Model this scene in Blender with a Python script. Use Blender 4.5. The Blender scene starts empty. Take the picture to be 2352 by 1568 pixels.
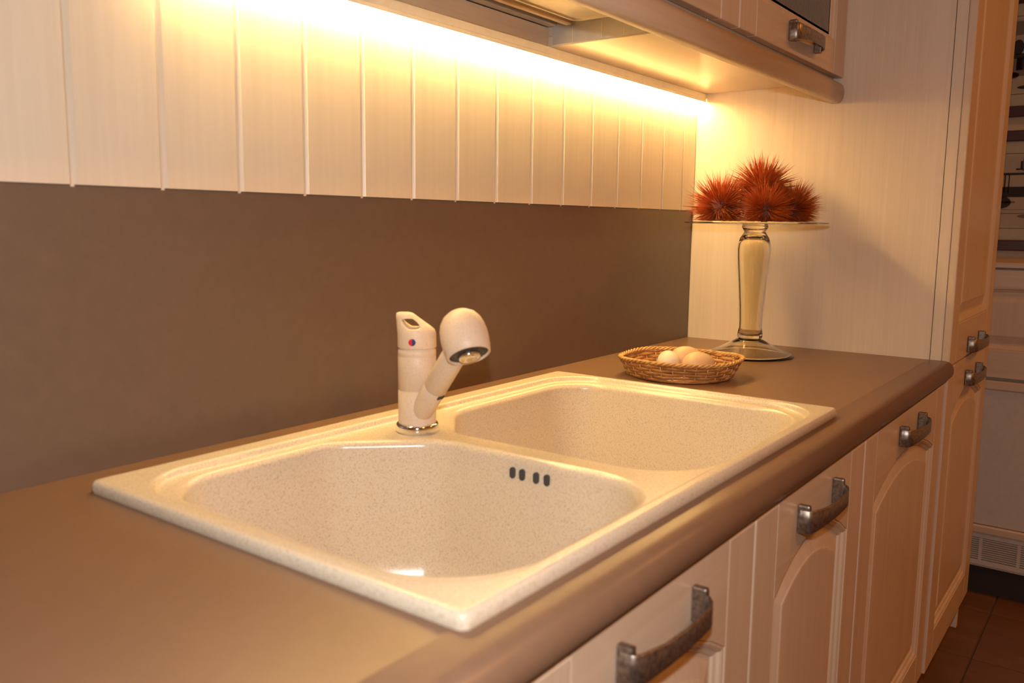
import bpy, bmesh, math, random
from mathutils import Vector, Matrix
random.seed(7)
S = bpy.context.scene
col = S.collection
PI = math.pi
H0 = 0.86                     # worktop height; worktop-relative z + H0 = world z

# ------------------------------------------------------------------ camera
CAMP = Vector((-1.9691, -0.9154, 0.2767 + H0))
yaw, pit, rol = 0.9323, -0.1370, 0.0107
F_ = Vector((math.sin(yaw)*math.cos(pit), math.cos(yaw)*math.cos(pit), math.sin(pit)))
R_ = Vector((math.cos(yaw), -math.sin(yaw), 0)); U_ = R_.cross(F_)
R2 = math.cos(rol)*R_ + math.sin(rol)*U_
U2 = -math.sin(rol)*R_ + math.cos(rol)*U_
cd = bpy.data.cameras.new('camera'); cam = bpy.data.objects.new('camera', cd); col.objects.link(cam)
cd.sensor_width = 36; cd.lens = 36*1970.1/2352; cd.clip_start = .02
m = Matrix((R2, U2, -F_)).transposed().to_4x4(); m.translation = CAMP
cam.matrix_world = m
cd.dof.use_dof = True; cd.dof.focus_distance = 1.75; cd.dof.aperture_fstop = 6.3
S.camera = cam

# ------------------------------------------------------------------ world, lights, exposure
S.view_settings.view_transform = 'Standard'; S.view_settings.look = 'None'
S.view_settings.gamma = 1; S.view_settings.use_curve_mapping = False
S.view_settings.exposure = 0.22
w = bpy.data.worlds.new('world'); S.world = w; w.use_nodes = True
w.node_tree.nodes['Background'].inputs[0].default_value = (1, .62, .35, 1)
w.node_tree.nodes['Background'].inputs[1].default_value = .02
def light(name, kind, loc, power, color, **k):
    d = bpy.data.lights.new(name, kind); d.energy = power; d.color = color
    for a, v in k.items(): setattr(d, a, v)
    o = bpy.data.objects.new(name, d); col.objects.link(o); o.location = loc
    return o
FLASH_W, ROOM_W, LED_S = 23.0, 12.0, 92.0
WARM = (1, .39, .09); LEDC = (1, .67, .25)
fl = light('camera_flash', 'SPOT', CAMP + U2*.10 - F_*.02, FLASH_W, (1, .99, .98), spot_size=2.2, spot_blend=.5, shadow_soft_size=.014)
fl.rotation_euler = F_.to_track_quat('-Z', 'Y').to_euler()
# the room's ceiling lamps (out of frame): warm bulbs; their housings are built with the room
LAMPS = [(.55, -2.1), (-1.5, -2.2)]
for lx, ly in LAMPS:
    light('ceiling_lamp_bulb', 'AREA', (lx, ly, 2.585), ROOM_W, WARM, shape='DISK', size=.30)

# ------------------------------------------------------------------ materials
def nt(name):
    m = bpy.data.materials.new(name); m.use_nodes = True
    n = m.node_tree; b = n.nodes['Principled BSDF']
    return m, n, b
def N(n, t, **k):
    x = n.nodes.new(t)
    for a, v in k.items():
        if a in x.inputs: x.inputs[a].default_value = v
        else: setattr(x, a, v)
    return x
def coords(n, scale):
    tc = N(n, 'ShaderNodeTexCoord'); mp = N(n, 'ShaderNodeMapping'); mp.inputs['Scale'].default_value = scale
    n.links.new(tc.outputs['Object'], mp.inputs[0]); return mp
def ramp(n, fac, stops):
    r = N(n, 'ShaderNodeValToRGB'); e = r.color_ramp.elements
    while len(e) < len(stops): e.new(.5)
    for i, (p, c) in enumerate(stops): e[i].position = p; e[i].color = (*c, 1)
    n.links.new(fac, r.inputs[0]); return r
def plain(name, c, rough=.5, metal=0, **k):
    m, n, b = nt(name)
    mp = coords(n, (60, 60, 60)); no = N(n, 'ShaderNodeTexNoise'); no.inputs['Scale'].default_value = 1; no.inputs['Detail'].default_value = 4
    n.links.new(mp.outputs[0], no.inputs[0])
    r = ramp(n, no.outputs[0], [(.3, [x*.96 for x in c]), (.7, [min(1, x*1.04) for x in c])])
    n.links.new(r.outputs[0], b.inputs['Base Color'])
    b.inputs['Roughness'].default_value = rough; b.inputs['Metallic'].default_value = metal
    for a, v in k.items(): b.inputs[a].default_value = v
    return m
def wood(name, c, axis='z', contrast=.10, rough=.35, coat=0.0, scale=70):
    m, n, b = nt(name)
    sc = {'z': (scale, scale, 2.2), 'x': (2.2, scale, scale), 'y': (scale, 2.2, scale)}[axis]
    mp = coords(n, sc); no = N(n, 'ShaderNodeTexNoise'); no.inputs['Scale'].default_value = 1.6
    no.inputs['Detail'].default_value = 7; no.inputs['Roughness'].default_value = .65; no.inputs['Distortion'].default_value = .6
    n.links.new(mp.outputs[0], no.inputs[0])
    mp2 = coords(n, tuple(s*.13 for s in sc)); n2 = N(n, 'ShaderNodeTexNoise'); n2.inputs['Scale'].default_value = 1.5; n2.inputs['Detail'].default_value = 3
    n.links.new(mp2.outputs[0], n2.inputs[0])
    ad = N(n, 'ShaderNodeMath', operation='ADD'); n.links.new(no.outputs[0], ad.inputs[0]); n.links.new(n2.outputs[0], ad.inputs[1])
    mu = N(n, 'ShaderNodeMath', operation='MULTIPLY'); mu.inputs[1].default_value = .5; n.links.new(ad.outputs[0], mu.inputs[0])
    dk = (c[0]*(1-contrast), c[1]*(1-contrast*1.25), c[2]*(1-contrast*1.6))
    r = ramp(n, mu.outputs[0], [(.36, dk), (.6, c)])
    n.links.new(r.outputs[0], b.inputs['Base Color'])
    bp = N(n, 'ShaderNodeBump'); bp.inputs['Strength'].default_value = .06; bp.inputs['Distance'].default_value = .002
    n.links.new(no.outputs[0], bp.inputs['Height']); n.links.new(bp.outputs[0], b.inputs['Normal'])
    b.inputs['Roughness'].default_value = rough; b.inputs['Coat Weight'].default_value = coat; b.inputs['Coat Roughness'].default_value = .2
    return m
CREAM = (.72, .60, .47)
M = {}
M['board'] = wood('cream_board', (.74, .63, .50), 'z', .07, .38)
M['cream_v'] = wood('cream_wood_upright', (.70, .55, .41), 'z', .12, .38)
M['cream_h'] = wood('cream_wood_level', (.70, .55, .41), 'x', .14, .36)
M['cream_y'] = wood('cream_wood_depth', (.70, .57, .44), 'y', .12, .38)
M['panel'] = wood('side_panel_wood', (.74, .62, .50), 'z', .09, .40, scale=105)
M['shelf'] = wood('shelf_underside', (.74, .62, .48), 'x', .05, .20)
M['inside'] = plain('cabinet_inside', (.45, .38, .30), .6)
M['laminate'] = plain('taupe_laminate', (.205, .115, .068), .36)
M['splash'] = plain('taupe_splashback', (.165, .110, .074), .36)
M['plaster'] = plain('plaster', (.62, .53, .42), .9)
M['barw'] = plain('light_bar_white', (.86, .80, .70), .4)
n = M['barw'].node_tree; tr = N(n, 'ShaderNodeBsdfTranslucent'); tr.inputs[0].default_value = (.9, .82, .66, 1)
mx = N(n, 'ShaderNodeMixShader'); mx.inputs[0].default_value = .07
n.links.new(n.nodes['Principled BSDF'].outputs[0], mx.inputs[1]); n.links.new(tr.outputs[0], mx.inputs[2]); n.links.new(mx.outputs[0], n.nodes['Material Output'].inputs[0])
M['white'] = plain('white_enamel', (.62, .58, .54), .45)
M['chrome'] = plain('chrome', (.85, .85, .86), .08, 1)
M['steel'] = plain('hood_grey_metal', (.52, .50, .48), .38, .25)
M['hoodpan'] = plain('hood_panel', (.72, .66, .55), .30, .15)
M['pewter'] = None
m, n, b = nt('aged_pewter')
mp = coords(n, (220, 220, 220)); no = N(n, 'ShaderNodeTexNoise'); no.inputs['Detail'].default_value = 5; no.inputs['Scale'].default_value = 1
n.links.new(mp.outputs[0], no.inputs[0])
r = ramp(n, no.outputs[0], [(.3, (.17, .13, .10)), (.7, (.40, .33, .27))]); n.links.new(r.outputs[0], b.inputs['Base Color'])
b.inputs['Metallic'].default_value = .85; b.inputs['Roughness'].default_value = .36; M['pewter'] = m
# speckled composite for sink and tap
def speck(name, base, dark, lite, rough, sc, amount):
    m, n, b = nt(name)
    mp = coords(n, (sc,)*3); no = N(n, 'ShaderNodeTexNoise'); no.inputs['Scale'].default_value = 1; no.inputs['Detail'].default_value = 3; no.inputs['Roughness'].default_value = .7
    n.links.new(mp.outputs[0], no.inputs[0])
    r = ramp(n, no.outputs[0], [(.30, dark), (.30+amount, base), (.62, base), (.74, lite)]); n.links.new(r.outputs[0], b.inputs['Base Color'])
    b.inputs['Roughness'].default_value = rough
    return m
M['sink'] = speck('speckled_sink', (.72, .63, .49), (.50, .41, .28), (.77, .70, .57), .24, 480, .20)
M['tap'] = speck('speckled_tap', (.74, .60, .46), (.55, .42, .30), (.78, .66, .54), .45, 600, .14)
M['black'] = plain('dark_rubber', (.03, .03, .032), .5)
M['slot'] = plain('overflow_grey', (.05, .055, .06), .5)
M['red'] = plain('red_enamel', (.65, .03, .03), .2)
M['blue'] = plain('blue_enamel', (.03, .05, .25), .2)
M['floor'] = wood('brown_tile', (.22, .105, .055), 'y', .35, .38, scale=9)
M['grout'] = plain('grout', (.12, .075, .05), .8)
M['redwood'] = wood('mahogany', (.075, .018, .012), 'y', .3, .35)
M['mat'] = plain('picture_mount', (.78, .64, .44), .8)
M['print'] = plain('old_print', (.70, .55, .40), .85)
M['ink'] = plain('print_ink', (.035, .032, .035), .8)
M['inkmid'] = plain('print_ink_faded', (.30, .22, .17), .8)
M['plinth'] = plain('dark_plinth', (.035, .022, .018), .6)
M['egg_w'] = plain('egg_white', (.80, .70, .58), .55)
M['egg_t'] = plain('egg_tan', (.72, .50, .29), .5)
# wicker
M['wick'] = wood('wicker', (.55, .27, .085), 'x', .5, .42, scale=60)
M['wick2'] = wood('wicker_rim', (.70, .42, .15), 'x', .45, .42, scale=60)
M['stake'] = plain('wicker_stake', (.62, .42, .22), .5)
# pods
def spine_mat():
    m, n, b = nt('dried_spine')
    mp = coords(n, (40,)*3); no = N(n, 'ShaderNodeTexNoise'); no.inputs['Scale'].default_value = 1
    n.links.new(mp.outputs[0], no.inputs[0])
    r = ramp(n, no.outputs[0], [(.3, (.48, .095, .022)), (.7, (.70, .20, .035))]); n.links.new(r.outputs[0], b.inputs['Base Color'])
    b.inputs['Roughness'].default_value = .55
    tr = N(n, 'ShaderNodeBsdfTranslucent'); n.links.new(r.outputs[0], tr.inputs[0])
    mx = N(n, 'ShaderNodeMixShader'); mx.inputs[0].default_value = .42
    n.links.new(b.outputs[0], mx.inputs[1]); n.links.new(tr.outputs[0], mx.inputs[2])
    n.links.new(mx.outputs[0], n.nodes['Material Output'].inputs[0]); return m
M['spine'] = spine_mat()
M['core'] = plain('pod_core', (.16, .055, .045), .7)
def glass(name, c, rough=0.0, ior=1.46):
    m, n, b = nt(name)
    mp = coords(n, (90,)*3); no = N(n, 'ShaderNodeTexNoise'); no.inputs['Scale'].default_value = 1
    n.links.new(mp.outputs[0], no.inputs[0])
    bp = N(n, 'ShaderNodeBump'); bp.inputs['Strength'].default_value = .35 if rough > .1 else .0; bp.inputs['Distance'].default_value = .002
    n.links.new(no.outputs[0], bp.inputs['Height']); n.links.new(bp.outputs[0], b.inputs['Normal'])
    b.inputs['Base Color'].default_value = (*c, 1); b.inputs['Transmission Weight'].default_value = 1
    b.inputs['Roughness'].default_value = rough; b.inputs['IOR'].default_value = ior; return m
M['glass'] = glass('clear_glass', (1, .98, .90))
M['frost'] = glass('textured_glass', (.80, .78, .74), .22)
m, n, b = nt('thin_glass')
b.inputs['Base Color'].default_value = (.9, .9, .9, 1); b.inputs['Roughness'].default_value = .05; b.inputs['Metallic'].default_value = 1
tp = N(n, 'ShaderNodeBsdfTransparent'); fr_ = N(n, 'ShaderNodeFresnel'); fr_.inputs[0].default_value = 1.45
mx = N(n, 'ShaderNodeMixShader'); n.links.new(fr_.outputs[0], mx.inputs[0]); n.links.new(tp.outputs[0], mx.inputs[1]); n.links.new(b.outputs[0], mx.inputs[2])
n.links.new(mx.outputs[0], n.nodes['Material Output'].inputs[0]); M['pane'] = m
M['led'] = None
m, n, b = nt('led_diffuser')
b.inputs['Base Color'].default_value = (.9, .85, .7, 1)
b.inputs['Emission Color'].default_value = (*LEDC, 1); b.inputs['Emission Strength'].default_value = LED_S; M['led'] = m
m, n, b = nt('lamp_shade'); b.inputs['Emission Color'].default_value = (*WARM, 1); b.inputs['Emission Strength'].default_value = 1.5; M['lamp'] = m

# ------------------------------------------------------------------ helpers
ORG = {}
def tag(o, label=None, cat=None, group=None, kind=None):
    if label: o['label'] = label
    if cat: o['category'] = cat
    if group: o['group'] = group
    if kind: o['kind'] = kind
    return o
def empty(name, loc, label, cat, group=None):
    o = bpy.data.objects.new(name, None); col.objects.link(o); o.location = loc; o.empty_display_size = .05
    ORG[o.name] = Vector(loc); return tag(o, label, cat, group)
def obj(name, bm, mat, parent=None, origin=None, smooth=None):
    """bm holds world coordinates; the object gets its own origin and parent"""
    org = Vector(origin) if origin is not None else (ORG[parent.name].copy() if parent else Vector((0, 0, 0)))
    bmesh.ops.recalc_face_normals(bm, faces=bm.faces)
    if smooth is not None:
        for f in bm.faces: f.smooth = smooth
    bmesh.ops.translate(bm, verts=bm.verts, vec=-org)
    me = bpy.data.meshes.new(name); bm.to_mesh(me); bm.free()
    for mm in (mat if isinstance(mat, (list, tuple)) else [mat]): me.materials.append(mm)
    o = bpy.data.objects.new(name, me); col.objects.link(o)
    ORG[o.name] = org
    if parent:
        o.parent = parent; o.location = org - ORG[parent.name]
    else: o.location = org
    return o
def NB(): return bmesh.new()
def box(bm, x0, x1, y0, y1, z0, z1, bev=0, seg=2, rz=True):
    if rz: z0 += H0; z1 += H0
    b = bmesh.new()
    vs = [b.verts.new((x, y, z)) for x in (min(x0, x1), max(x0, x1)) for y in (min(y0, y1), max(y0, y1)) for z in (min(z0, z1), max(z0, z1))]
    for f in ((0, 1, 3, 2), (4, 6, 7, 5), (0, 4, 5, 1), (2, 3, 7, 6), (0, 2, 6, 4), (1, 5, 7, 3)): b.faces.new([vs[i] for i in f])
    if bev: bmesh.ops.bevel(b, geom=list(b.edges), offset=bev, segments=seg, profile=.5, affect='EDGES')
    merge(bm, b); return bm
def merge(bm, b):
    me = bpy.data.meshes.new('t'); b.to_mesh(me); b.free(); bm.from_mesh(me); bpy.data.meshes.remove(me)
def loops(bm, LL, close=True, cap0=False, cap1=False, smooth=True):
    V = [[bm.verts.new(p) for p in L] for L in LL]
    for a, b in zip(V, V[1:]):
        k = len(a)
        for i in range(k if close else k-1):
            j = (i+1) % k
            f = bm.faces.new((a[i], a[j], b[j], b[i])); f.smooth = smooth
    if cap0: bm.faces.new(V[0])
    if cap1: bm.faces.new(V[-1])
    return V
def frame(axis):
    axis = axis.normalized(); t = Vector((0, 0, 1)) if abs(axis.z) < .95 else Vector((1, 0, 0))
    u = axis.cross(t).normalized(); return u, axis.cross(u).normalized()
def tube(bm, pts, rad, k=8, closed=False, caps=True, ry=None):
    pts = [Vector(p) for p in pts]; n = len(pts); LL = []; pu = None
    for i, p in enumerate(pts):
        d = (pts[(i+1) % n] - pts[i-1]) if closed else (pts[min(i+1, n-1)] - pts[max(i-1, 0)])
        d.normalize()
        if pu is None: u, v = frame(d)
        else:
            u = (pu - d*pu.dot(d)).normalized(); v = d.cross(u)
        pu = u
        r = rad[i] if isinstance(rad, (list, tuple)) else rad
        LL.append([p + u*math.cos(2*PI*j/k)*r + v*math.sin(2*PI*j/k)*r for j in range(k)])
    if closed: LL.append(None)
    V = [[bm.verts.new(p) for p in L] for L in LL if L is not None]
    rng = range(len(V)) if closed else range(len(V)-1)
    for i in rng:
        a, b = V[i], V[(i+1) % len(V)]
        for j in range(k):
            f = bm.faces.new((a[j], a[(j+1) % k], b[(j+1) % k], b[j])); f.smooth = True
    if not closed and caps: bm.faces.new(V[0]); bm.faces.new(V[-1])
def lathe(bm, prof, c, axis=Vector((0, 0, 1)), k=48, cap=True):
    axis = Vector(axis).normalized(); u, v = frame(axis); c = Vector(c)
    LL = [[c + axis*z + (u*math.cos(2*PI*j/k) + v*math.sin(2*PI*j/k))*max(r, 1e-5) for j in range(k)] for r, z in prof]
    loops(bm, LL, True, cap, cap)
def bake(o):
    """apply modifiers"""
    bpy.context.view_layer.update()
    dg = bpy.context.evaluated_depsgraph_get(); me = bpy.data.meshes.new_from_object(o.evaluated_get(dg))
    o.modifiers.clear(); o.data = me

# ------------------------------------------------------------------ room shell
XL, XR, YF, ZT = -3.0, 1.53, -3.2, 2.65
bm = NB(); box(bm, XL, XR, .012, .10, 0, ZT, rz=False)
wall_back = obj('wall_back', bm, M['plaster'], origin=(0, .012, 0)); tag(wall_back, 'kitchen back wall clad in cream boards above the splashback', kind='structure')
bm = NB(); box(bm, XR, XR+.1, YF, .10, 0, ZT, rz=False)
tag(obj('wall_right', bm, M['plaster'], origin=(XR, 0, 0)), 'beige end wall behind the framed prints', kind='structure')
bm = NB(); box(bm, XL-.1, XL, YF, .10, 0, ZT, rz=False)
tag(obj('wall_left', bm, M['plaster'], origin=(XL, 0, 0)), 'plain beige wall at the near end', kind='structure')
bm = NB(); box(bm, XL-.1, XR+.1, YF-.1, YF, 0, ZT, rz=False)
tag(obj('wall_front', bm, M['plaster'], origin=(0, YF, 0)), 'plain beige wall opposite the worktop', kind='structure')
bm = NB(); box(bm, XL-.1, XR+.1, YF-.1, .10, ZT, ZT+.1, rz=False)
tag(obj('ceiling', bm, M['plaster'], origin=(0, 0, ZT)), 'plain ceiling above the kitchen', kind='structure')
bm = NB(); box(bm, XL-.1, XR+.1, YF-.1, .10, -.1, -.004, rz=False)
floor = obj('floor', bm, M['grout'], origin=(0, 0, 0)); tag(floor, 'dark reddish brown tiled floor', kind='structure')
TS = .34
tile_me = None
for i in range(-4, 3):
    for j in range(10):
        x0 = .495 + i*TS; y0 = -3.05 + j*TS + .05
        if x0 + TS > XR + .01 or y0+TS > 0.02: continue
        if tile_me is None:
            bm = NB(); box(bm, 0, TS-.004, 0, TS-.004, -.006, 0, bev=.0012, seg=1, rz=False)
            bmesh.ops.recalc_face_normals(bm, faces=bm.faces)
            tile_me = bpy.data.meshes.new('tile'); bm.to_mesh(tile_me); bm.free(); tile_me.materials.append(M['floor'])
        o = bpy.data.objects.new('tile', tile_me); col.objects.link(o); o.parent = floor; o.location = (x0+.002, y0, 0)
for k, (lx, ly) in enumerate(LAMPS):
    t = empty('ceiling_lamp', (lx, ly, ZT), ['round ceiling lamp nearer the end wall', 'round ceiling lamp nearer the plain wall'][k], 'lamp', 'ceiling lamps')
    bm = NB(); lathe(bm, [(.17, 0), (.19, -.012), (.19, -.05), (.178, -.05), (.17, -.03)], (lx, ly, ZT), k=32); obj('housing', bm, M['white'], t)

# planks of the wall cladding
PZ0, PZ1, PY = .312, .80, -.004
pitch, g0 = .103, -1.5113
def plank(x0, x1):
    b = NB(); v = .0032
    # cross-section in x,y : bevelled edges, tongue to the right
    pr = [(x0+.0006, .012), (x0+.0006, PY+v), (x0+v+.0006, PY), (x1-v-.0022, PY), (x1-.0022, PY+v), (x1-.0022, .012)]
    loops(b, [[Vector((x, y, PZ0+H0)) for x, y in pr], [Vector((x, y, PZ1+H0)) for x, y in pr]], True, True, True, smooth=False)
    box(b, x1-.003, x1+.0012, PY+v+.0004, .0118, PZ0-.0022, PZ1)
    return b
xs = [g0 + pitch*i for i in range(-5, 15)] + [0]
for a, b_ in zip(xs, xs[1:]):
    obj('plank', plank(a, b_), M['board'], wall_back, origin=((a+b_)/2, .012, PZ0+H0))
# splashback
bm = NB(); box(bm, -2.3, 0, 0, .0115, -.002, PZ0-.0005)
tag(obj('splashback', bm, M['splash'], origin=(-1.15, .006, H0)), 'smooth taupe splashback panel running along the wall behind the sink', 'splashback')

# ------------------------------------------------------------------ worktop
bm = NB(); CX0, CX1 = -2.3, -.0005
HX0, HX1, HY0, HY1 = -1.530, -.702, -.552, -.080
T = .04
nose = [(-.583, 0)] + [(-.586 - .018*math.sin(a), -.02 + .02*math.cos(a)) for a in [PI*i/16 for i in range(17)]] + [(-.57, -.04)]
LL = []
for x in (CX0, CX1): LL.append([Vector((x, y, z+H0)) for y, z in [(HY0, 0)] + nose + [(HY0, -T)]])
V = loops(bm, LL, False, smooth=True)
bm.faces.new(V[0]); bm.faces.new(V[1])
for f in bm.faces:
    if abs(f.normal.z) > .999: f.smooth = False
box(bm, CX0, CX1, -.0005, HY1, -T, 0); box(bm, CX0, HX0, HY1, HY0, -T, 0); box(bm, HX1, CX1, HY1, HY0, -T, 0)
tag(obj('worktop', bm, M['laminate'], origin=(-1.15, -.3, H0)), 'long taupe laminate worktop with a rounded front edge', 'worktop')

# ------------------------------------------------------------------ sink
SX0, SX1, SY0, SY1, ZR = -1.546, -.686, -.5635, -.0655, .013
def rrect(x0, x1, y0, y1, r, k=6):
    P = []
    for cx, cy, a0 in ((x1-r, y1-r, 0), (x0+r, y1-r, PI/2), (x0+r, y0+r, PI), (x1-r, y0+r, 1.5*PI)):
        for i in range(k+1):
            a = a0 + PI/2*i/k; P.append((cx + r*math.cos(a), cy + r*math.sin(a)))
    return P
def rpoly(corners, k=10):
    """polygon with a fillet radius at every corner, counter-clockwise"""
    P = []; n = len(corners)
    for i in range(n):
        p0, p1, p2 = Vector(corners[i-1][:2]), Vector(corners[i][:2]), Vector(corners[(i+1) % n][:2]); r = corners[i][2]
        d0 = (p0-p1).normalized(); d2 = (p2-p1).normalized()
        ang = d0.angle(d2); t = r/math.tan(ang/2); c = p1 + (d0+d2).normalized()*(r/math.sin(ang/2))
        a = p1 + d0*t - c; b = p1 + d2*t - c
        a0 = math.atan2(a.y, a.x); a1 = math.atan2(b.y, b.x)
        while a1 < a0: a1 += 2*PI
        if a1-a0 > PI: a1 -= 2*PI
        for j in range(k+1):
            th = a0 + (a1-a0)*j/k; P.append(c + Vector((math.cos(th), math.sin(th)))*r)
    return P
def inset(P, d):
    n = len(P); out = []
    for i in range(n):
        a, p, b = Vector(P[i-1]), Vector(P[i]), Vector(P[(i+1) % n])
        e0 = (p-a); e1 = (b-p)
        if e0.length < 1e-7: e0 = e1
        if e1.length < 1e-7: e1 = e0
        n0 = Vector((-e0.y, e0.x)).normalized(); n1 = Vector((-e1.y, e1.x)).normalized()
        q = n0+n1; q = q/max(1e-6, q.dot(n0)) if q.length > 1e-6 else n0
        out.append(p + q*d)
    return out
def L3(P, z): return [Vector((p[0], p[1], z+H0)) for p in P]
# inside the raised rim lies a ledge (tap deck and divider) into which both bowls are cut
ZL = .005
rim_in = [(-1.531, -.092, .080), (-1.531, -.551, .090), (-.696, -.551, .090), (-.696, -.094, .080)]
bowl_l = [(-1.515, -.106, .085), (-1.515, -.539, .105), (-1.166, -.539, .095), (-1.166, -.212, .075), (-1.268, -.106, .070)]
bowl_r = [(-1.139, -.540, .095), (-.711, -.540, .100), (-.711, -.109, .085), (-1.035, -.109, .08), (-1.139, -.196, .06)]
sink = empty('double_bowl_sink', ((SX0+SX1)/2, (SY0+SY1)/2, H0), 'speckled cream double bowl composite sink set into the taupe worktop', 'sink')
bm = NB()
outer = rrect(SX0, SX1, SY0, SY1, .009, 6)
prof = [(.0010, 0), (0, .003), (0, .0075), (.0008, .0102), (.0024, .0120), (.0044, .0128), (.0065, .013)]
oL = loops(bm, [L3(inset(outer, d), z) for d, z in prof])
rl = loops(bm, [L3(inset(rpoly(rim_in, 12), d), z) for d, z in [(0, .013), (.0018, .0128), (.0035, .0120), (.0048, .0105), (.0058, .0082), (.0068, .0064), (.0082, .0054), (.0098, .005)]])
def bowl(corners, depth):
    P = rpoly(corners, 12)
    fl_ = []
    for i in range(9):
        a = PI/2*i/8; fl_.append((.010*math.sin(a), ZL - .010*(1-math.cos(a))))
    fl_ += [(.0125, -.03), (.018, -.08), (.022, -depth+.07)]
    for i in range(1, 9):
        a = PI/2*i/8; fl_.append((.022 + .065*(1-math.cos(a)), -depth+.07 - .07*math.sin(a)))
    V = loops(bm, [L3(inset(P, d), z) for d, z in fl_])
    f = bm.faces.new(V[-1]); f.smooth = True
    return V[0]
tl = bowl(bowl_l, .20); tr_ = bowl(bowl_r, .20)
def fill(LLs):
    ed = [bm.edges.get((Lp[i], Lp[(i+1) % len(Lp)])) for Lp in LLs for i in range(len(Lp))]
    for g in bmesh.ops.triangle_fill(bm, use_beauty=True, use_dissolve=False, edges=ed)['geom']:
        if isinstance(g, bmesh.types.BMFace): g.smooth = False
fill([oL[-1], rl[0]]); fill([rl[-1], tl, tr_])
so = obj('basin', bm, M['sink'], sink)
# overflow slots in the wall between the bowls, drain cups
WX = -1.1782
for yy in (-.331, -.345, -.365, -.380):
    bm = NB(); c = Vector((WX, yy, -.0155+H0))
    def cap(r, x, hh=.0045):
        return [c + Vector((x, math.sin(2*PI*j/20)*r, math.cos(2*PI*j/20)*r + (hh if math.cos(2*PI*j/20) >= 0 else -hh))) for j in range(20)]
    loops(bm, [cap(.0040, .004, .0028), cap(.0040, -.0007, .0028), cap(.0034, -.0010, .0026)], cap1=True, cap0=True)
    obj('overflow_slot', bm, M['slot'], sink)
for cx, cy in ((-1.344, -.33), (-.92, -.33)):
    bm = NB(); lathe(bm, [(.045, .0005), (.045, .003), (.040, .003), (.034, -.002), (.004, -.002)], (cx, cy, H0-.20), k=28)
    d = obj('drain', bm, M['chrome'], sink)

# ------------------------------------------------------------------ tap
TX, TY = -1.158, -.160
tap = empty('mixer_tap', (TX, TY, H0+.005), 'speckled beige mixer tap with a pull-out spray head on the sink', 'tap')
c0 = Vector((TX, TY, H0+.005))
Rh = Vector((R_.x, R_.y, 0)).normalized(); Fh = Vector((F_.x, F_.y, 0)).normalized()   # across / away from the tap's front
bm = NB(); lathe(bm, [(.0264, 0), (.0278, .001), (.0278, .0100), (.0262, .0118), (.02, .0118)], c0); obj('base_ring', bm, M['chrome'], tap)
bm = NB(); lathe(bm, [(.0245, .0115), (.0247, .014), (.0247, .0555), (.0238, .0559), (.0238, .0567), (.0247, .0571), (.0248, .100), (.0245, .1005), (.0245, .1010), (.0248, .1015), (.0246, .1085), (.0236, .1095), (.0236, .1110), (.02, .1110)], c0)
body = obj('body', bm, M['tap'], tap)
# lever cap: lofted sections sliding to one side, with an eye-shaped opening
bm = NB(); LL = []
sec = [(.1030, 0, .0236, .0236), (.1036, 0, .0250, .0250), (.1045, 0, .0252, .0252), (.122, -.0002, .0250, .0250), (.127, -.0014, .0243, .0225), (.132, -.0045, .0215, .0185), (.137, -.0080, .0182, .0150), (.142, -.0115, .0150, .0120), (.1455, -.0138, .0128, .0095), (.1480, -.0152, .0105, .0070), (.1492, -.0158, .0070, .0040)]
for z, dx, rx, ry in sec:
    z += .008
    LL.append([c0 + Vector((0, 0, z)) + Rh*(dx + rx*math.cos(2*PI*j/40)) + Fh*(ry*math.sin(2*PI*j/40) - (z-.130)*.15*(z > .130)) for j in range(40)])
loops(bm, LL, True, True, True)
lever = obj('lever', bm, M['tap'], tap)
bm = NB(); eye = []
for j in range(24):
    a = 2*PI*j/24; s_ = math.cos(a); h_ = math.sin(a)*(1-.35*abs(s_))
    eye.append((s_*.0125, h_*.0068))
tilt = math.radians(-20)
pe = [(x*math.cos(tilt)-y*math.sin(tilt)-.0062, x*math.sin(tilt)+y*math.cos(tilt)+.1430) for x, y in eye]
loops(bm, [[c0 + Rh*x + Vector((0, 0, y)) + Fh*d for x, y in pe] for d in (-.06, .06)], True, True, True)
cut = obj('cutter', bm, M['tap'])
lever_world = lever
mo = lever.modifiers.new('hole', 'BOOLEAN'); mo.object = cut; mo.operation = 'DIFFERENCE'; mo.solver = 'EXACT'
bake(lever); bpy.data.objects.remove(cut)
# temperature mark
for nm, mt, sg in (('red_mark', 'red', -1), ('blue_mark', 'blue', 1)):
    bm = NB(); cc = c0 + Vector((0, 0, .1205)) - Fh*.0247 - Rh*.0035
    ring = [(sg*abs(math.sin(PI*j/14))*.0046, math.cos(PI*j/14)*.0046) for j in range(15)]
    loops(bm, [[cc + Rh*x + Vector((0, 0, y)) + Fh*.002 for x, y in ring], [cc + Rh*x + Vector((0, 0, y)) - Fh*.0006 for x, y in ring], [cc + Rh*(x*.7) + Vector((0, 0, y*.7)) - Fh*.0013 for x, y in ring]], True, True, True)
    obj(nm, bm, M[mt], lever)
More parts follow.
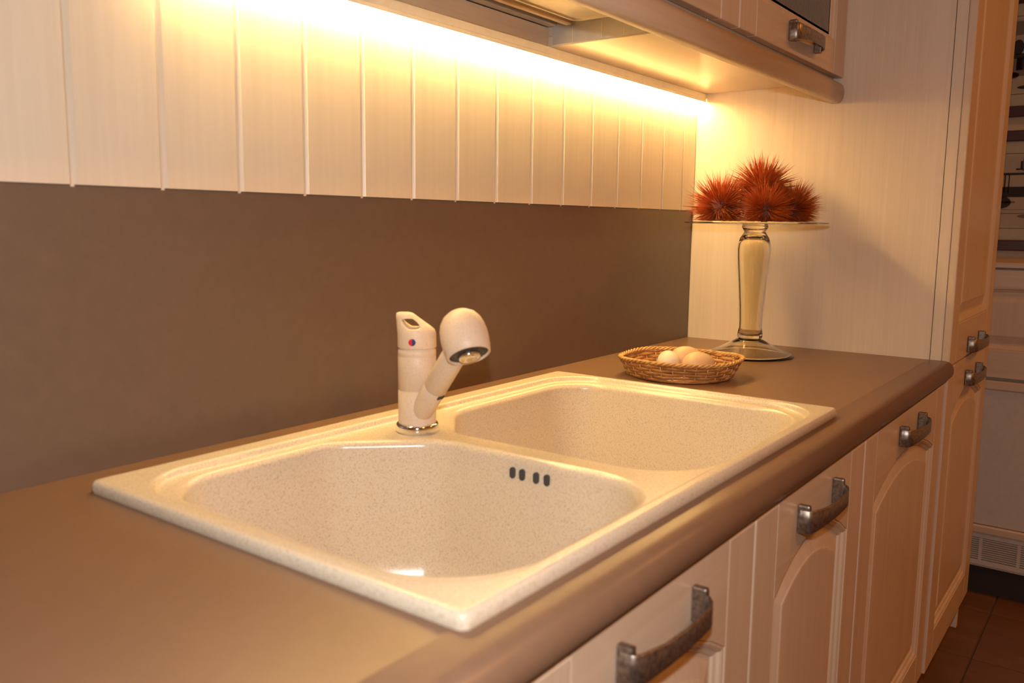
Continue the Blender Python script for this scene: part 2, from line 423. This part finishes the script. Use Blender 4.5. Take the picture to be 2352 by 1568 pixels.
# spout arm
nrm = (R2*.25 - U2*.90 - F_*.38).normalized()
def campt(u, v, d): return CAMP + (F_ + R2*((u-1176)/1970.1) - U2*((v-784)/1970.1))*d
hc = campt(1067, 775, 1.02)
s0 = c0 + Vector((0, 0, .019)) - Fh*.004 + Rh*.001
d_ = (hc - s0)
s1 = s0 + d_*.40
def arm(a, b, r, cap0=True):
    bm = NB(); pts = [a + (b-a)*t for t in (0, .02, .5, .98, 1)]; tube(bm, pts, [r*.93, r, r, r, r*.96], k=28); return bm
dn = d_.normalized()
bm = NB()
pts = [s0 - dn*.004, s0 + dn*.001, s0 + dn*.006, s1 - dn*.0006, s1]
tube(bm, pts, [.006, .011, .0148, .0152, .0148], k=28); obj('spout_arm', bm, M['tap'], tap)
ho = obj('spray_handle', arm(s1 + dn*.0002, hc - dn*.012, .0152), M['tap'], tap)
# little dark latch on the joint
bm = NB(); lr = (Rh*.62 - Fh*.62 - Vector((0, 0, .30))); lr = (lr - dn*lr.dot(dn)).normalized()
lc = s1 - dn*.003 + lr*.0150; lu = dn.cross(lr).normalized()
LLc = []
for rr in (-.003, .0008):
    LLc.append([lc + lr*rr + dn*a + lu*b for a, b in ((-.0028, -.0045), (.0028, -.0045), (.0028, .0045), (-.0028, .0045))])
loops(bm, LLc, True, True, True, smooth=False); obj('latch', bm, M['black'], ho)
# spray head: dome
up = -nrm
prof = [(.0238, -.012), (.0238, -.0240), (.0250, -.0245), (.0262, -.0235), (.0280, -.014), (.0288, -.004), (.0287, .004), (.0275, .013), (.0250, .0205), (.0205, .0275), (.0140, .0325), (.0070, .0350), (.0010, .0356)]
bm = NB(); lathe(bm, prof, hc, up); head = obj('spray_head', bm, M['tap'], tap)
bm = NB(); lathe(bm, [(.0237, -.0180), (.0237, -.0215), (.0140, -.0222), (.0100, -.0222)], hc, up); obj('nozzle_plate', bm, M['black'], head)
bm = NB(); lathe(bm, [(.0128, -.0215), (.0128, -.0275), (.0118, -.0282), (.0104, -.0280), (.0104, -.0252), (.001, -.0252)], hc, up); obj('aerator', bm, M['chrome'], head)

# ------------------------------------------------------------------ cabinet doors and handles  (s: across, t: up, n: out of the face)
class Face:
    def __init__(s, org, sx, nx): s.o = Vector(org); s.s = Vector(sx); s.n = Vector(nx)
    def __call__(s, a, t, n): return s.o + s.s*a + Vector((0, 0, t)) + s.n*n
def fbox(bm, F, s0, s1, t0, t1, n0, n1, bev=0, seg=2):
    b = bmesh.new()
    vs = [b.verts.new(F(x, y, z)) for x in (s0, s1) for y in (t0, t1) for z in (n0, n1)]
    for f in ((0, 1, 3, 2), (4, 6, 7, 5), (0, 4, 5, 1), (2, 3, 7, 6), (0, 2, 6, 4), (1, 5, 7, 3)): b.faces.new([vs[i] for i in f])
    if bev: bmesh.ops.bevel(b, geom=list(b.edges), offset=bev, segments=seg, profile=.5, affect='EDGES')
    merge(bm, b)
def handle(F, s, t, parent, L=.145, h=.037):
    bm = NB(); LL = []
    hs = L/2
    for sg in (-1, 1): fbox(bm, F, s+sg*hs-.0042, s+sg*hs+.0042, t-h/2, t+h/2, 0, .0155, .0022, 2)
    path = [(-hs-.0035, .004), (-hs-.0034, .0135), (-hs-.0015, .0175), (-hs+.004, .0195), (-hs+.014, .0212), (-hs*.5, .0248), (0, .0268), (hs*.5, .0262), (hs-.016, .0245), (hs-.006, .0215), (hs-.0005, .0165), (hs+.0022, .0105), (hs+.0030, .004)]
    hh = [.030, .030, .0295, .0285, .027, .0235, .0215, .0215, .023, .025, .0265, .027, .027]
    n = len(path)
    for i, (a, b) in enumerate(path):
        a0, b0 = path[max(0, i-1)]; a1, b1 = path[min(n-1, i+1)]
        dx, dy = a1-a0, b1-b0; l = math.hypot(dx, dy); nx, ny = -dy/l, dx/l
        th = .0034; H = hh[i]/2; c = .0011
        sect = [(-H+c, th/2), (H-c, th/2), (H, th/2-c), (H, -th/2+c), (H-c, -th/2), (-H+c, -th/2), (-H, -th/2+c), (-H, th/2-c)]
        LL.append([F(s + a + nx*q, t - .002 + z, b + ny*q) for z, q in sect])
    loops(bm, LL, True, True, True, smooth=True)
    o = obj('handle', bm, M['pewter'], parent, origin=F(s, t, 0))
    md = o.modifiers.new('b', 'EDGE_SPLIT'); md.split_angle = math.radians(50); bake(o)
    return o
def arch_pts(s0, s1, t0, t1, rise, k=9):
    P = [(s0, t0), (s1, t0), (s1, t1)]
    if rise:
        for i in range(1, k):
            u = i/k; P.append((s1 + (s0-s1)*u, t1 + rise*(1-(2*u-1)**2)))
    P.append((s0, t1)); return P
def door(F, w, h, parent, rise=0, stile=.072, rail_t=.068, rail_b=.075, hpos=None, glass_=False, mats=('cream_v', 'cream_h'), name='door', th=.018):
    g = .0014
    s0, s1, t0, t1 = g, w-g, g, h-g
    a0, a1 = s0+stile, s1-stile
    ob, ot = t0+rail_b, t1-rail_t-rise
    OP = arch_pts(a0, a1, ob, ot, rise)
    bm = NB()
    # moulding and field: stepped loops inside the opening
    pr = [(-.004, -th+.001), (-.004, -.004), (-.0005, -.0040), (0, -.0018), (.0035, -.0014), (.0065, -.0030), (.0085, -.0062), (.0130, -.0080), (.0150, -.0105), (.0195, -.0105)]
    if not glass_: pr += [(.0215, -.0100), (.040, -.0052), (.0425, -.0040), (.0450, -.0038)]
    else: pr += [(.0195, -th+.001)]
    P0 = OP
    LLp = []
    for d, n_ in pr:
        Q = inset(P0, d) if d else [Vector(p) for p in P0]
        LLp.append([F(q[0], q[1], n_) for q in Q])
    V = loops(bm, LLp, smooth=False)
    if not glass_: bm.faces.new(V[-1])
    d = obj(name, bm, M[mats[0]], parent, origin=F(0, 0, 0))
    ba = NB(); fbox(ba, F, s0, a0-.0004, t0, t1, -th, 0, .0022); obj('stile', ba, M[mats[0]], d)
    ba = NB(); fbox(ba, F, a1+.0004, s1, t0, t1, -th, 0, .0022); obj('stile', ba, M[mats[0]], d)
    ba = NB(); fbox(ba, F, a0+.0004, a1-.0004, t0, ob, -th, -.0003, .0012, 1); obj('rail', ba, M[mats[1]], d)
    ba = NB()
    if rise:
        k = 9
        lo = [(a1-.0004 + (a0-a1+.0008)*i/k, ot + rise*(1-(2*i/k-1)**2)) for i in range(k+1)]
        pl_ = [(x, t1) for x, _ in lo]
        fr = [[F(x, t, n_) for x, t in lo] for n_ in (-th, -.0003)]; tp = [[F(x, t, n_) for x, t in pl_] for n_ in (-th, -.0003)]
        A = [[ba.verts.new(p) for p in r_] for r_ in (fr[0], fr[1], tp[1], tp[0])]
        for q in range(4):
            X, Y = A[q], A[(q+1) % 4]
            for i in range(k): ba.faces.new((X[i], X[i+1], Y[i+1], Y[i]))
        ba.faces.new([A[q][0] for q in range(4)]); ba.faces.new([A[q][k] for q in range(4)])
    else: fbox(ba, F, a0+.0004, a1-.0004, ot, t1, -th, -.0003, .0012, 1)
    obj('rail', ba, M[mats[1]], d)
    if glass_:
        ba = NB(); fbox(ba, F, a0+.008, a1-.008, ob+.008, ot-.008, -.0145, -.0105); obj('glass_pane', ba, M['frost'], d)
    if hpos: handle(F, hpos[0], hpos[1], d)
    return d

# base cabinets  (door fronts at y = YD)
YD = -.589; DB, DT = -.700, -.046
def base(x0, x1, splits, label, nm='base_cabinet'):
    t = empty(nm, ((x0+x1)/2, -.29, 0), label, 'cabinet', 'base cabinets under the worktop')
    for a in (x0+.0005, x1-.0165):
        bm = NB(); box(bm, a, a+.016, YD+.0195, -.005, DB, -.041); obj('side_panel', bm, M['inside'], t)
    bm = NB(); box(bm, x0+.017, x1-.017, YD+.02, -.005, DB, DB+.016); obj('bottom_panel', bm, M['inside'], t)
    bm = NB(); box(bm, x0+.002, x1-.002, -.53, -.515, -H0, DB-.001); obj('plinth', bm, M['plinth'], t)
    for a, b in splits:
        F = Face((a, YD, DB+H0), (1, 0, 0), (0, -1, 0))
        door(F, b-a, DT-DB, t, rise=.050, hpos=((b-a)/2-.008, -.084-DB))
    return t
base(-.618, -.0015, [(-.618, -.0015)], 'single arched door cream base cabinet next to the tall cupboard')
base(-1.522, -.620, [(-1.522, -1.071), (-1.071, -.620)], 'cream base cabinet with two arched doors below the sink')
base(-2.12, -1.524, [(-2.12, -1.524)], 'single arched door cream base cabinet at the near end of the worktop')

# ------------------------------------------------------------------ tall cupboard
TW = .545; YT = -.594
tall = empty('tall_cupboard', (TW/2, -.28, 0), 'tall cream cupboard closing the right end of the worktop', 'cupboard')
bm = NB(); box(bm, 0, .019, -.555, .0, -H0+.06, 1.35, .0008, 1); obj('side_panel', bm, M['panel'], tall)
bm = NB(); box(bm, 0, .019, -.5779, -.5562, -H0+.06, 1.35, .0008, 1); obj('side_stile', bm, M['panel'], tall)
bm = NB(); box(bm, TW-.019, TW, -.5765, 0, -H0+.06, 1.35, .0008, 1); obj('side_panel', bm, M['panel'], tall)
bm = NB(); box(bm, .0195, TW-.0195, -.008, 0, -H0+.07, 1.34); obj('back_panel', bm, M['inside'], tall)
bm = NB(); box(bm, .0195, TW-.0195, -.5705, -.009, -.702, -.684); obj('bottom_panel', bm, M['inside'], tall)
bm = NB(); box(bm, .0195, TW-.0195, -.5705, -.009, 1.33, 1.349); obj('top_panel', bm, M['inside'], tall)
bm = NB(); box(bm, .002, TW-.03, -.53, -.515, -H0, -.703); obj('plinth', bm, M['plinth'], tall)
SPL = -.014
door(Face((0, YT, DB+H0), (1, 0, 0), (0, -1, 0)), TW, SPL-DB, tall, rise=.045, hpos=(TW/2+.01, -.063-DB), th=.016)
door(Face((0, YT, SPL+H0), (1, 0, 0), (0, -1, 0)), TW, 1.34-SPL, tall, rise=0, rail_b=.085, hpos=(TW/2+.01, .028), th=.016)
# carved foot at the outer end
bm = NB()
pf = []
for cz, r_ in ((-.684, .022), (-.728, .024)):
    pf += [(TW - .010 + (.020 if r_ == .022 else .012)*math.cos(a), cz + r_*math.sin(a)) for a in [PI/2 - PI*i/10 for i in range(11)]]
pf = [(TW-.03, -.662)] + pf + [(TW-.03, -.752)]
loops(bm, [[Vector((x, y, z+H0)) for x, z in pf] for y in (-.5705, -.545)], True, True, True, smooth=False)
obj('foot', bm, M['cream_v'], tall)

# ------------------------------------------------------------------ wall cabinets, pelmet, light bar, hood
ZS = .587; UY = -.343
def wallcab(x0, x1, label, glass_, bx0):
    t = empty('wall_cabinet', ((x0+x1)/2, -.17, H0+ZS), label, 'cabinet', 'wall cabinets above the worktop')
    bm = NB(); box(bm, bx0, x1, -.322, -.005, ZS, ZS+.018); obj('bottom_panel', bm, M['shelf'], t)
    for a in (bx0, x1-.018):
        bm = NB(); box(bm, a, a+.018, -.322, -.005, ZS+.0185, 1.25); obj('side_panel', bm, M['cream_y'], t)
    bm = NB(); box(bm, bx0+.0185, x1-.0185, -.014, -.0055, ZS+.0185, 1.25); obj('back_panel', bm, M['inside'], t)
    bm = NB(); box(bm, bx0, x1, -.322, -.005, 1.2505, 1.268); obj('top_panel', bm, M['cream_y'], t)
    bm = NB(); box(bm, bx0+.019, x1-.019, -.30, -.015, .90, .918); obj('shelf', bm, M['inside'], t)
    door(Face((x0, UY, .594+H0), (1, 0, 0), (0, -1, 0)), x1-x0, .66, t, rail_b=.062, rail_t=.065, hpos=((x1-x0)/2+.012, .038), glass_=glass_)
    return t
wallcab(-.587, -.001, 'cream wall cabinet with a textured glass door beside the tall cupboard', True, -.663)
# hood cabinet: box above the extractor, plain doors
t = empty('wall_cabinet', (-.96, -.17, H0+.7), 'cream wall cabinet with a wooden door above the extractor', 'cabinet', 'wall cabinets above the worktop')
bm = NB(); box(bm, -1.187, -.664, -.322, -.005, .74, .758); obj('bottom_panel', bm, M['inside'], t)
bm = NB(); box(bm, -1.187, -.664, -.014, -.0055, .7585, 1.25); obj('back_panel', bm, M['inside'], t)
bm = NB(); box(bm, -1.187, -.664, -.322, -.005, 1.2505, 1.268); obj('top_panel', bm, M['cream_y'], t)
door(Face((-1.187, UY, .594+H0), (1, 0, 0), (0, -1, 0)), .599, .66, t, rail_b=.075, hpos=(.30, .038))
wallcab(-1.790, -1.189, 'cream wall cabinet with a wooden door at the near end of the run', False, -1.790)
# rounded pelmet rail under the doors
bm = NB(); pts = [(-.322, .586)] + [(-.3345 - .0115*math.sin(a), .5645 + .0215*math.cos(a)) for a in [PI*i/14 for i in range(15)]] + [(-.322, .543)]
loops(bm, [[Vector((x, y, z+H0)) for y, z in pts] for x in (-1.790, -.0008)], True, True, True)
for f in bm.faces:
    if len(f.verts) > 4: f.smooth = False
tag(obj('pelmet_rail', bm, M['cream_h'], origin=(-.9, -.334, H0+.565)), 'rounded cream wooden rail along the lower front of the wall cabinets', 'rail')
# LED light bar
bar = empty('led_light_bar', (-.71, -.016, H0+.577), 'glowing warm light bar mounted under the wall cabinets along the boards', 'light')
bm = NB(); box(bm, -1.42, -.0015, -.0255, -.0045, .5735, .5865, .0008, 1); box(bm, -1.42, -.0015, -.0255, -.0240, .5675, .5735); obj('housing', bm, M['barw'], bar)
bm = NB(); box(bm, -1.418, -.004, -.0236, -.0060, .5690, .5732); obj('diffuser', bm, M['led'], bar)

bm = NB(); box(bm, -1.187, -.6672, -.322, -.3185, .5865, .739); obj('leak_filler', bm, M['cream_h'], t)  # unseen filler added to stop light leaking up between pelmet and door
bm = NB(); box(bm, -1.187, -.6672, -.022, -.0045, .5885, .620, .001, 1); obj('back_rail', bm, M['cream_h'], t)
bm = NB(); box(bm, -1.187, -.6672, -.039, -.0225, .6205, .7395, .001, 1); obj('back_cover', bm, M['steel'], t)
# extractor hood
hood = empty('extractor_hood', (-.98, -.18, H0+.62), 'built in extractor hood with a pale metal panel between the wall cabinets', 'hood')
HX0_, HX1_ = -1.180, -.672
bm = NB(); box(bm, HX0_, HX1_, -.300, -.040, .655, .735, .002, 1); obj('body', bm, M['steel'], hood)
bm = NB(); box(bm, HX0_, HX1_, -.075, -.062, .617, .655, .002, 1); obj('rear_flange', bm, M['cream_h'], hood)
def rplate(x0, x1, y0, y1, r, prof):
    b = NB(); P = rrect(x0, x1, y0, y1, r, 8)
    loops(b, [L3(inset(P, d), z) for d, z in prof], True, True, True); return b
pan = obj('filter_panel', rplate(HX0_, -.684, -.315, -.088, .022, [(.004, .654), (.0, .628), (.0, .620), (.003, .617), (.007, .617), (.009, .6195), (.012, .6195)]), M['hoodpan'], hood)
for f in pan.data.polygons: f.use_smooth = False
# hood side trim fixed on the cabinet flank, with its screw
bm = NB(); box(bm, -.6665, -.6635, -.318, -.03, .5885, .655, .0006, 1); trim = obj('side_trim', bm, M['steel'], hood)
for a, b_ in ((-.0725, .640), (-.132, .640), (-.175, .632), (-.222, .640), (-.262, .648)):
    bm = NB(); box(bm, -.6672, -.6660, a-.0006, a+.0006, .590, b_-.012); obj('fold', bm, M['hoodpan'], trim)
bm = NB(); lathe(bm, [(.0055, 0), (.0055, .0012), (.0035, .0022), (.001, .0024)], (-.6665, -.108, .632+H0), (-1, 0, 0), k=20); sc = obj('screw', bm, M['chrome'], trim)
for q in (0, 1):
    bm = NB(); box(bm, -.6691, -.6688, -.108-(.0028 if q else .0005), -.108+(.0028 if q else .0005), .632-(.0005 if q else .0028), .632+(.0005 if q else .0028)); obj('screw_slot', bm, M['black'], trim)

# ------------------------------------------------------------------ glass cake stand
GX, GY = -.194, -.235
st = empty('cake_stand', (GX, GY, H0), 'tall clear glass cake stand on the worktop by the side panel', 'stand')
gc = (GX, GY, H0)
bm = NB(); lathe(bm, [(0.0010, 0.2772), (0.0450, 0.2772), (0.0750, 0.2782), (0.1150, 0.2801), (0.1465, 0.2815), (0.1480, 0.2830), (0.1465, 0.2842), (0.1150, 0.2838), (0.0010, 0.2835)], gc, k=72); obj('plate', bm, M['glass'], st)
stem_o = [(0.0010, 0.2767), (0.0260, 0.2767), (0.0275, 0.2743), (0.0240, 0.2680), (0.0215, 0.2646), (0.0240, 0.2607), (0.0300, 0.2510), (0.0335, 0.2384), (0.0345, 0.2268), (0.0335, 0.2074), (0.0310, 0.1763), (0.0280, 0.1376), (0.0255, 0.1036), (0.0242, 0.0745), (0.0240, 0.0600), (0.0252, 0.0540), (0.0262, 0.0480), (0.0262, 0.0410), (0.0245, 0.0385), (0.0010, 0.0385)]
stem_i = [(0.0010, 0.0445), (0.0210, 0.0445), (0.0222, 0.0520), (0.0205, 0.0619), (0.0208, 0.0775), (0.0222, 0.1065), (0.0247, 0.1395), (0.0276, 0.1773), (0.0300, 0.2074), (0.0308, 0.2248), (0.0296, 0.2384), (0.0255, 0.2486), (0.0150, 0.2539), (0.0010, 0.2549)]
bm = NB(); lathe(bm, stem_o, gc, k=56); bmesh.ops.recalc_face_normals(bm, faces=bm.faces)
b2 = NB(); lathe(b2, stem_i, gc, k=56); bmesh.ops.recalc_face_normals(b2, faces=b2.faces); bmesh.ops.reverse_faces(b2, faces=b2.faces)
merge(bm, b2)
def raw(name, bm, mat, parent):          # as obj(), but the normals stay as they are (hollow glass)
    org = ORG[parent.name]; bmesh.ops.translate(bm, verts=bm.verts, vec=-org)
    me = bpy.data.meshes.new(name); bm.to_mesh(me); bm.free(); me.materials.append(mat)
    o = bpy.data.objects.new(name, me); col.objects.link(o); o.parent = parent; ORG[o.name] = org; return o
raw('stem', bm, M['glass'], st)
bm = NB(); lathe(bm, [(.001, .0380), (.0250, .0380), (.030, .0340), (.045, .0255), (.065, .0150), (.084, .0075), (.0925, .0035), (.0930, .0012), (.0910, .0003), (.0880, .0022), (.064, .0120), (.044, .0225), (.028, .0310), (.020, .0340), (.001, .0345)], gc, k=72); obj('foot', bm, M['glass'], st)

# dried spiky pods on the plate
def pod(c, R, seed, label, lean):
    rnd = random.Random(seed); c = Vector(c)
    t = empty('dried_pod', (c.x, c.y, H0+.2855), label, 'dried pod', 'dried pods on the cake stand')
    b = NB(); bmesh.ops.create_icosphere(b, subdivisions=3, radius=R*.33)
    for v in b.verts: v.co *= 1 + .12*math.sin(v.co.x*700+seed)*math.cos(v.co.y*600)*math.sin(v.co.z*650)
    bmesh.ops.translate(b, verts=b.verts, vec=c); obj('core', b, M['core'], t, smooth=True)
    b = NB(); NT = 120
    zf = H0 + .2860
    for i in range(NT):
        zz = 1 - 2*(i+.5)/NT; ph = i*2.39996 + rnd.random()*.5
        d0 = Vector((math.sqrt(1-zz*zz)*math.cos(ph), math.sqrt(1-zz*zz)*math.sin(ph), zz))
        bend = Vector((rnd.gauss(0, .25), rnd.gauss(0, .25), rnd.gauss(0, .25)))
        for j in range(9):
            d = (d0 + Vector((rnd.gauss(0, .16), rnd.gauss(0, .16), rnd.gauss(0, .16)))).normalized()
            L = R*(.68 + .42*rnd.random()) * (1 - .22*max(0, -d.z))
            bd = bend*.5 + Vector((rnd.gauss(0, .14), rnd.gauss(0, .14), rnd.gauss(0, .14)))
            p0 = c + d*R*.28; p1 = c + (d + bd*.10).normalized()*L*.66; p2 = c + (d + bd*.32).normalized()*L
            for p in (p0, p1, p2):
                if p.z < zf: p.z = zf + rnd.random()*.003
            u, v = frame(d); r0, r1 = .00105, .00070
            A = [b.verts.new(p0 + (u*math.cos(q)+v*math.sin(q))*r0) for q in (0, 2.09, 4.19)]
            B = [b.verts.new(p1 + (u*math.cos(q)+v*math.sin(q))*r1) for q in (0, 2.09, 4.19)]
            Cc = b.verts.new(p2)
            for q in range(3):
                b.faces.new((A[q], A[(q+1) % 3], B[(q+1) % 3], B[q])); b.faces.new((B[q], B[(q+1) % 3], Cc))
    o = obj('spines', b, M['spine'], t); o['kind'] = 'stuff'
def at(u, v, d): return campt(u, v, d)
pod(at(1750, 434, 1.850), .080, 1, 'rust red spiky dried pod heaped on top of the others', 0)
pod(at(1655, 475, 1.845), .081, 2, 'rust red spiky dried pod at the wall side of the glass plate', 0)
pod(at(1757, 482, 1.790), .070, 3, 'rust red spiky dried pod at the front of the glass plate', 0)
pod(at(1820, 480, 1.865), .069, 4, 'rust red spiky dried pod nearest the side panel stile', 0)

# ------------------------------------------------------------------ basket and eggs
BX, BY = -.523, -.231
bk = empty('wicker_basket', (BX, BY, H0), 'shallow woven wicker basket holding three eggs', 'basket')
NS = 30; Hb = .034
def brad(th, z):
    k = z/Hb; r = .090 + (.106-.090)*k
    return r*(1 + .035*math.cos(2*(th-th0)) + .016*math.cos(6*(th-th0)))
th0 = math.atan2(Rh.y, Rh.x)
def bpt(th, z, dr=0):
    r = brad(th, z) + dr; return Vector((BX + r*math.cos(th), BY + r*math.sin(th), H0 + z))
def zrim(th): return .0015*math.cos(3*(th-th0)+.6)
rows = 6
for q in range(rows):
    b = NB(); z = .004 + q*.0056; LL = []
    n_ = NS*6
    for i in range(n_):
        th = 2*PI*i/n_; off = .0018*math.sin(NS/2*th + PI*q) ; zz = z + .0006*math.sin(5*th+q) + zrim(th)*z/Hb
        cs = []
        for (a, h_) in ((-.0007, -.0025), (.0007, -.0025), (.0011, 0), (.0007, .0025), (-.0007, .0025), (-.0011, 0)):
            cs.append(bpt(th, zz+h_, off+a))
        LL.append(cs)
    LL.append(LL[0]); loops(b, LL); bmesh.ops.remove_doubles(b, verts=b.verts, dist=1e-6)
    obj('weaving_strand', b, M['wick'], bk)
for i in range(NS):
    th = 2*PI*(i+.5)/NS + 0; b = NB()
    tube(b, [bpt(th, .0012, -.012), bpt(th, .0015, -.003), bpt(th, .006), bpt(th, .02), bpt(th, Hb)], .0011, k=6); obj('stake', b, M['stake'], bk)
for q in range(3):
    b = NB(); pts = []
    for i in range(240):
        th = 2*PI*i/240; a = th*22 + q*2*PI/3
        pts.append(bpt(th, Hb + zrim(th)+ .001 + .0021*math.sin(a), .0026*math.cos(a)))
    tube(b, pts, .0019, k=7, closed=True); obj('rim_strand', b, M['wick2'], bk)
b = NB(); lathe(b, [(.001, .0012), (.090, .0012), (.091, .0022), (.090, .0034), (.001, .0034)], (BX, BY, H0), k=48); fl_o = obj('bottom', b, M['wick'], bk)
for i in range(12):                       # spokes woven over the bottom
    a = PI*i/12; b = NB(); dv = Vector((math.cos(a), math.sin(a), 0))
    tube(b, [Vector((BX, BY, H0+.0042)) + dv*s_ for s_ in (-.089, 0, .089)], .0010, k=5); obj('spoke', b, M['stake'], bk)
def egg(c, axis, L, mat, label):
    b = NB(); P = []
    for i in range(25):
        a = PI*i/24; z = -math.cos(a); r = math.sin(a)*(1 - .14*z)
        P.append((r*.365*L, z*.5*L))
    lathe(b, P, Vector(c), axis, k=40)
    o = obj('egg', b, M[mat], None, origin=(c[0], c[1], H0+.0052)); tag(o, label, 'egg', 'eggs in the basket')
EG = .0052
egg((-.538, -.2140, H0+EG+.0212), (.82, .50, .10), .057, 'egg_w', 'pale white egg in the wicker basket')
egg((-.470, -.2170, H0+EG+.0216), (.55, -.75, .12), .058, 'egg_t', 'tan egg lying at the back of the basket')
egg((-.5290, -.2700, H0+EG+.0219), (.66, -.70, .06), .060, 'egg_t', 'tan egg lying at the front of the basket')

# ------------------------------------------------------------------ low fridge unit and prints at the far end
UX = .95; UY0, UY1 = -1.05, -.30
un = empty('low_unit', (UX+.28, (UY0+UY1)/2, 0), 'cream low unit with a white panel and vent grille beyond the tall cupboard', 'cabinet')
bm = NB(); box(bm, UX+.022, 1.525, UY0, UY1, -.755, .158); obj('body', bm, M['inside'], un)
bm = NB(); box(bm, UX-.002, 1.527, UY0-.004, UY1+.004, .160, .176, .002, 1); obj('top', bm, M['cream_y'], un)
Fu = Face((UX, UY1, 0), (0, -1, 0), (-1, 0, 0))
def fu(zb): return Face((UX, UY1, zb+H0), (0, -1, 0), (-1, 0, 0))
W_ = UY1-UY0
door(fu(-.171), W_, .327, un, rise=0.012, stile=.07, rail_t=.05, rail_b=.084, mats=('cream_v', 'cream_y'))
bm = NB(); fbox(bm, fu(-.630), 0, W_, .424, .451, -.018, .006, .003); obj('rail', bm, M['cream_y'], un)
bm = NB(); fbox(bm, fu(-.630), 0, W_, 0, .423, -.018, 0, .002); obj('white_panel', bm, M['white'], un)
bm = NB(); fbox(bm, fu(-.6575), 0, W_, 0, .0255, -.018, .008, .004); obj('rail', bm, M['cream_y'], un)
gr = NB(); fbox(gr, fu(-.760), 0, W_, 0, .101, -.018, -.010); gr = obj('grille', gr, M['inside'], un)
for s_, e_ in ((0, W_),):
    bm = NB(); fbox(bm, fu(-.760), 0, W_, 0, .015, -.0095, 0, .001, 1); obj('grille_frame', bm, M['white'], gr)
    bm = NB(); fbox(bm, fu(-.760), 0, W_, .086, .101, -.0095, 0, .001, 1); obj('grille_frame', bm, M['white'], gr)
k = 0
s_ = .06
while s_ < W_:
    bm = NB(); fbox(bm, fu(-.760), s_-.0045, s_+.0045, .0152, .0858, -.0095, -.0003); obj('grille_bar', bm, M['white'], gr); s_ += .1035
for i in range(10):
    zz = .0195 + i*.0068
    bm = NB(); fbox(bm, fu(-.760), 0, W_, zz, zz+.0033, -.0090, -.0015); obj('slat', bm, M['white'], gr)
bm = NB(); fbox(bm, fu(-.764), 0, W_, 0, .0035, -.03, .001); obj('strip', bm, M['steel'], un)
bm = NB(); box(bm, UX+.03, UX+.05, UY0, UY1, -H0, -.765); obj('plinth', bm, M['plinth'], un)

def picture(z0, z1, label, shapes):
    X = 1.528; y0, y1 = -1.02, -.36; fw = .037
    t = empty('framed_print', (X, (y0+y1)/2, z0+H0), label, 'picture', 'framed prints on the end wall')
    F = Face((X, y1, z0+H0), (0, -1, 0), (-1, 0, 0)); W2, H2 = y1-y0, z1-z0
    for a in ((0, W2, 0, fw), (0, W2, H2-fw, H2), (0, fw, fw, H2-fw), (W2-fw, W2, fw, H2-fw)):
        bm = NB(); fbox(bm, F, *a, 0, .022, .003); obj('frame', bm, M['redwood'], t)
    bm = NB(); fbox(bm, F, fw, W2-fw, fw, H2-fw, .002, .006); mt = obj('mount', bm, M['mat'], t)
    m_ = .048
    bm = NB(); fbox(bm, F, fw+.02, W2-fw-.02, fw+m_, H2-fw-m_, .006, .0064); pr_ = obj('print', bm, M['print'], t)
    for nm, mat_, polys in shapes:
        bm = NB()
        for P in polys:
            loops(bm, [[F(a, b, n_) for a, b in P] for n_ in (.0064, .0067)], True, True, True, smooth=False)
        obj(nm, bm, M[mat_], pr_)
    # fine keyline around the image
    bm = NB()
    for b_ in (fw+m_-.008, H2-fw-m_+.006): fbox(bm, F, fw+.01, W2-fw-.01, b_, b_+.0018, .006, .0065)
    obj('keyline', bm, M['ink'], pr_)
    bm = NB(); fbox(bm, F, fw, W2-fw, fw, H2-fw, .0085, .0105); obj('glass_pane', bm, M['pane'], t)
def q(x0, x1, y0, y1): return [(x0, y0), (x1, y0), (x1, y1), (x0, y1)]
def ell(cx, cy, rx, ry, k=14): return [(cx+rx*math.cos(2*PI*i/k), cy+ry*math.sin(2*PI*i/k)) for i in range(k)]
low = [('ink_shape', 'ink', [q(.085, .215, .262, .270), q(.095, .105, .20, .262), q(.112, .117, .20, .262), q(.125, .129, .20, .262), q(.085, .24, .186, .222), ell(.105, .168, .034, .022), q(.175, .24, .222, .236), q(.158, .165, .285, .31), q(.145, .168, .279, .285), ell(.22, .26, .035, .010)]),
       ('faded_shape', 'inkmid', [q(.165, .26, .275, .318), q(.08, .18, .128, .131), q(.08, .2, .142, .144), ell(.19, .12, .03, .007), q(.10, .15, .165, .172)])]
hi = [('ink_shape', 'ink', [ell(.120, .235, .018, .026), q(.085, .20, .196, .214), ell(.10, .142, .03, .012), q(.118, .142, .158, .20), ell(.150, .10, .024, .006), ell(.155, .222, .012, .018)]),
      ('faded_shape', 'inkmid', [q(.075, .175, .275, .322), q(.19, .24, .24, .325), q(.08, .26, .138, .160), q(.105, .135, .16, .195)])]
picture(.1995, .6135, 'mahogany framed old print of a carriage, lower of the two', low)
picture(.6590, 1.0750, 'mahogany framed old print of a figure in a street, upper of the two', hi)
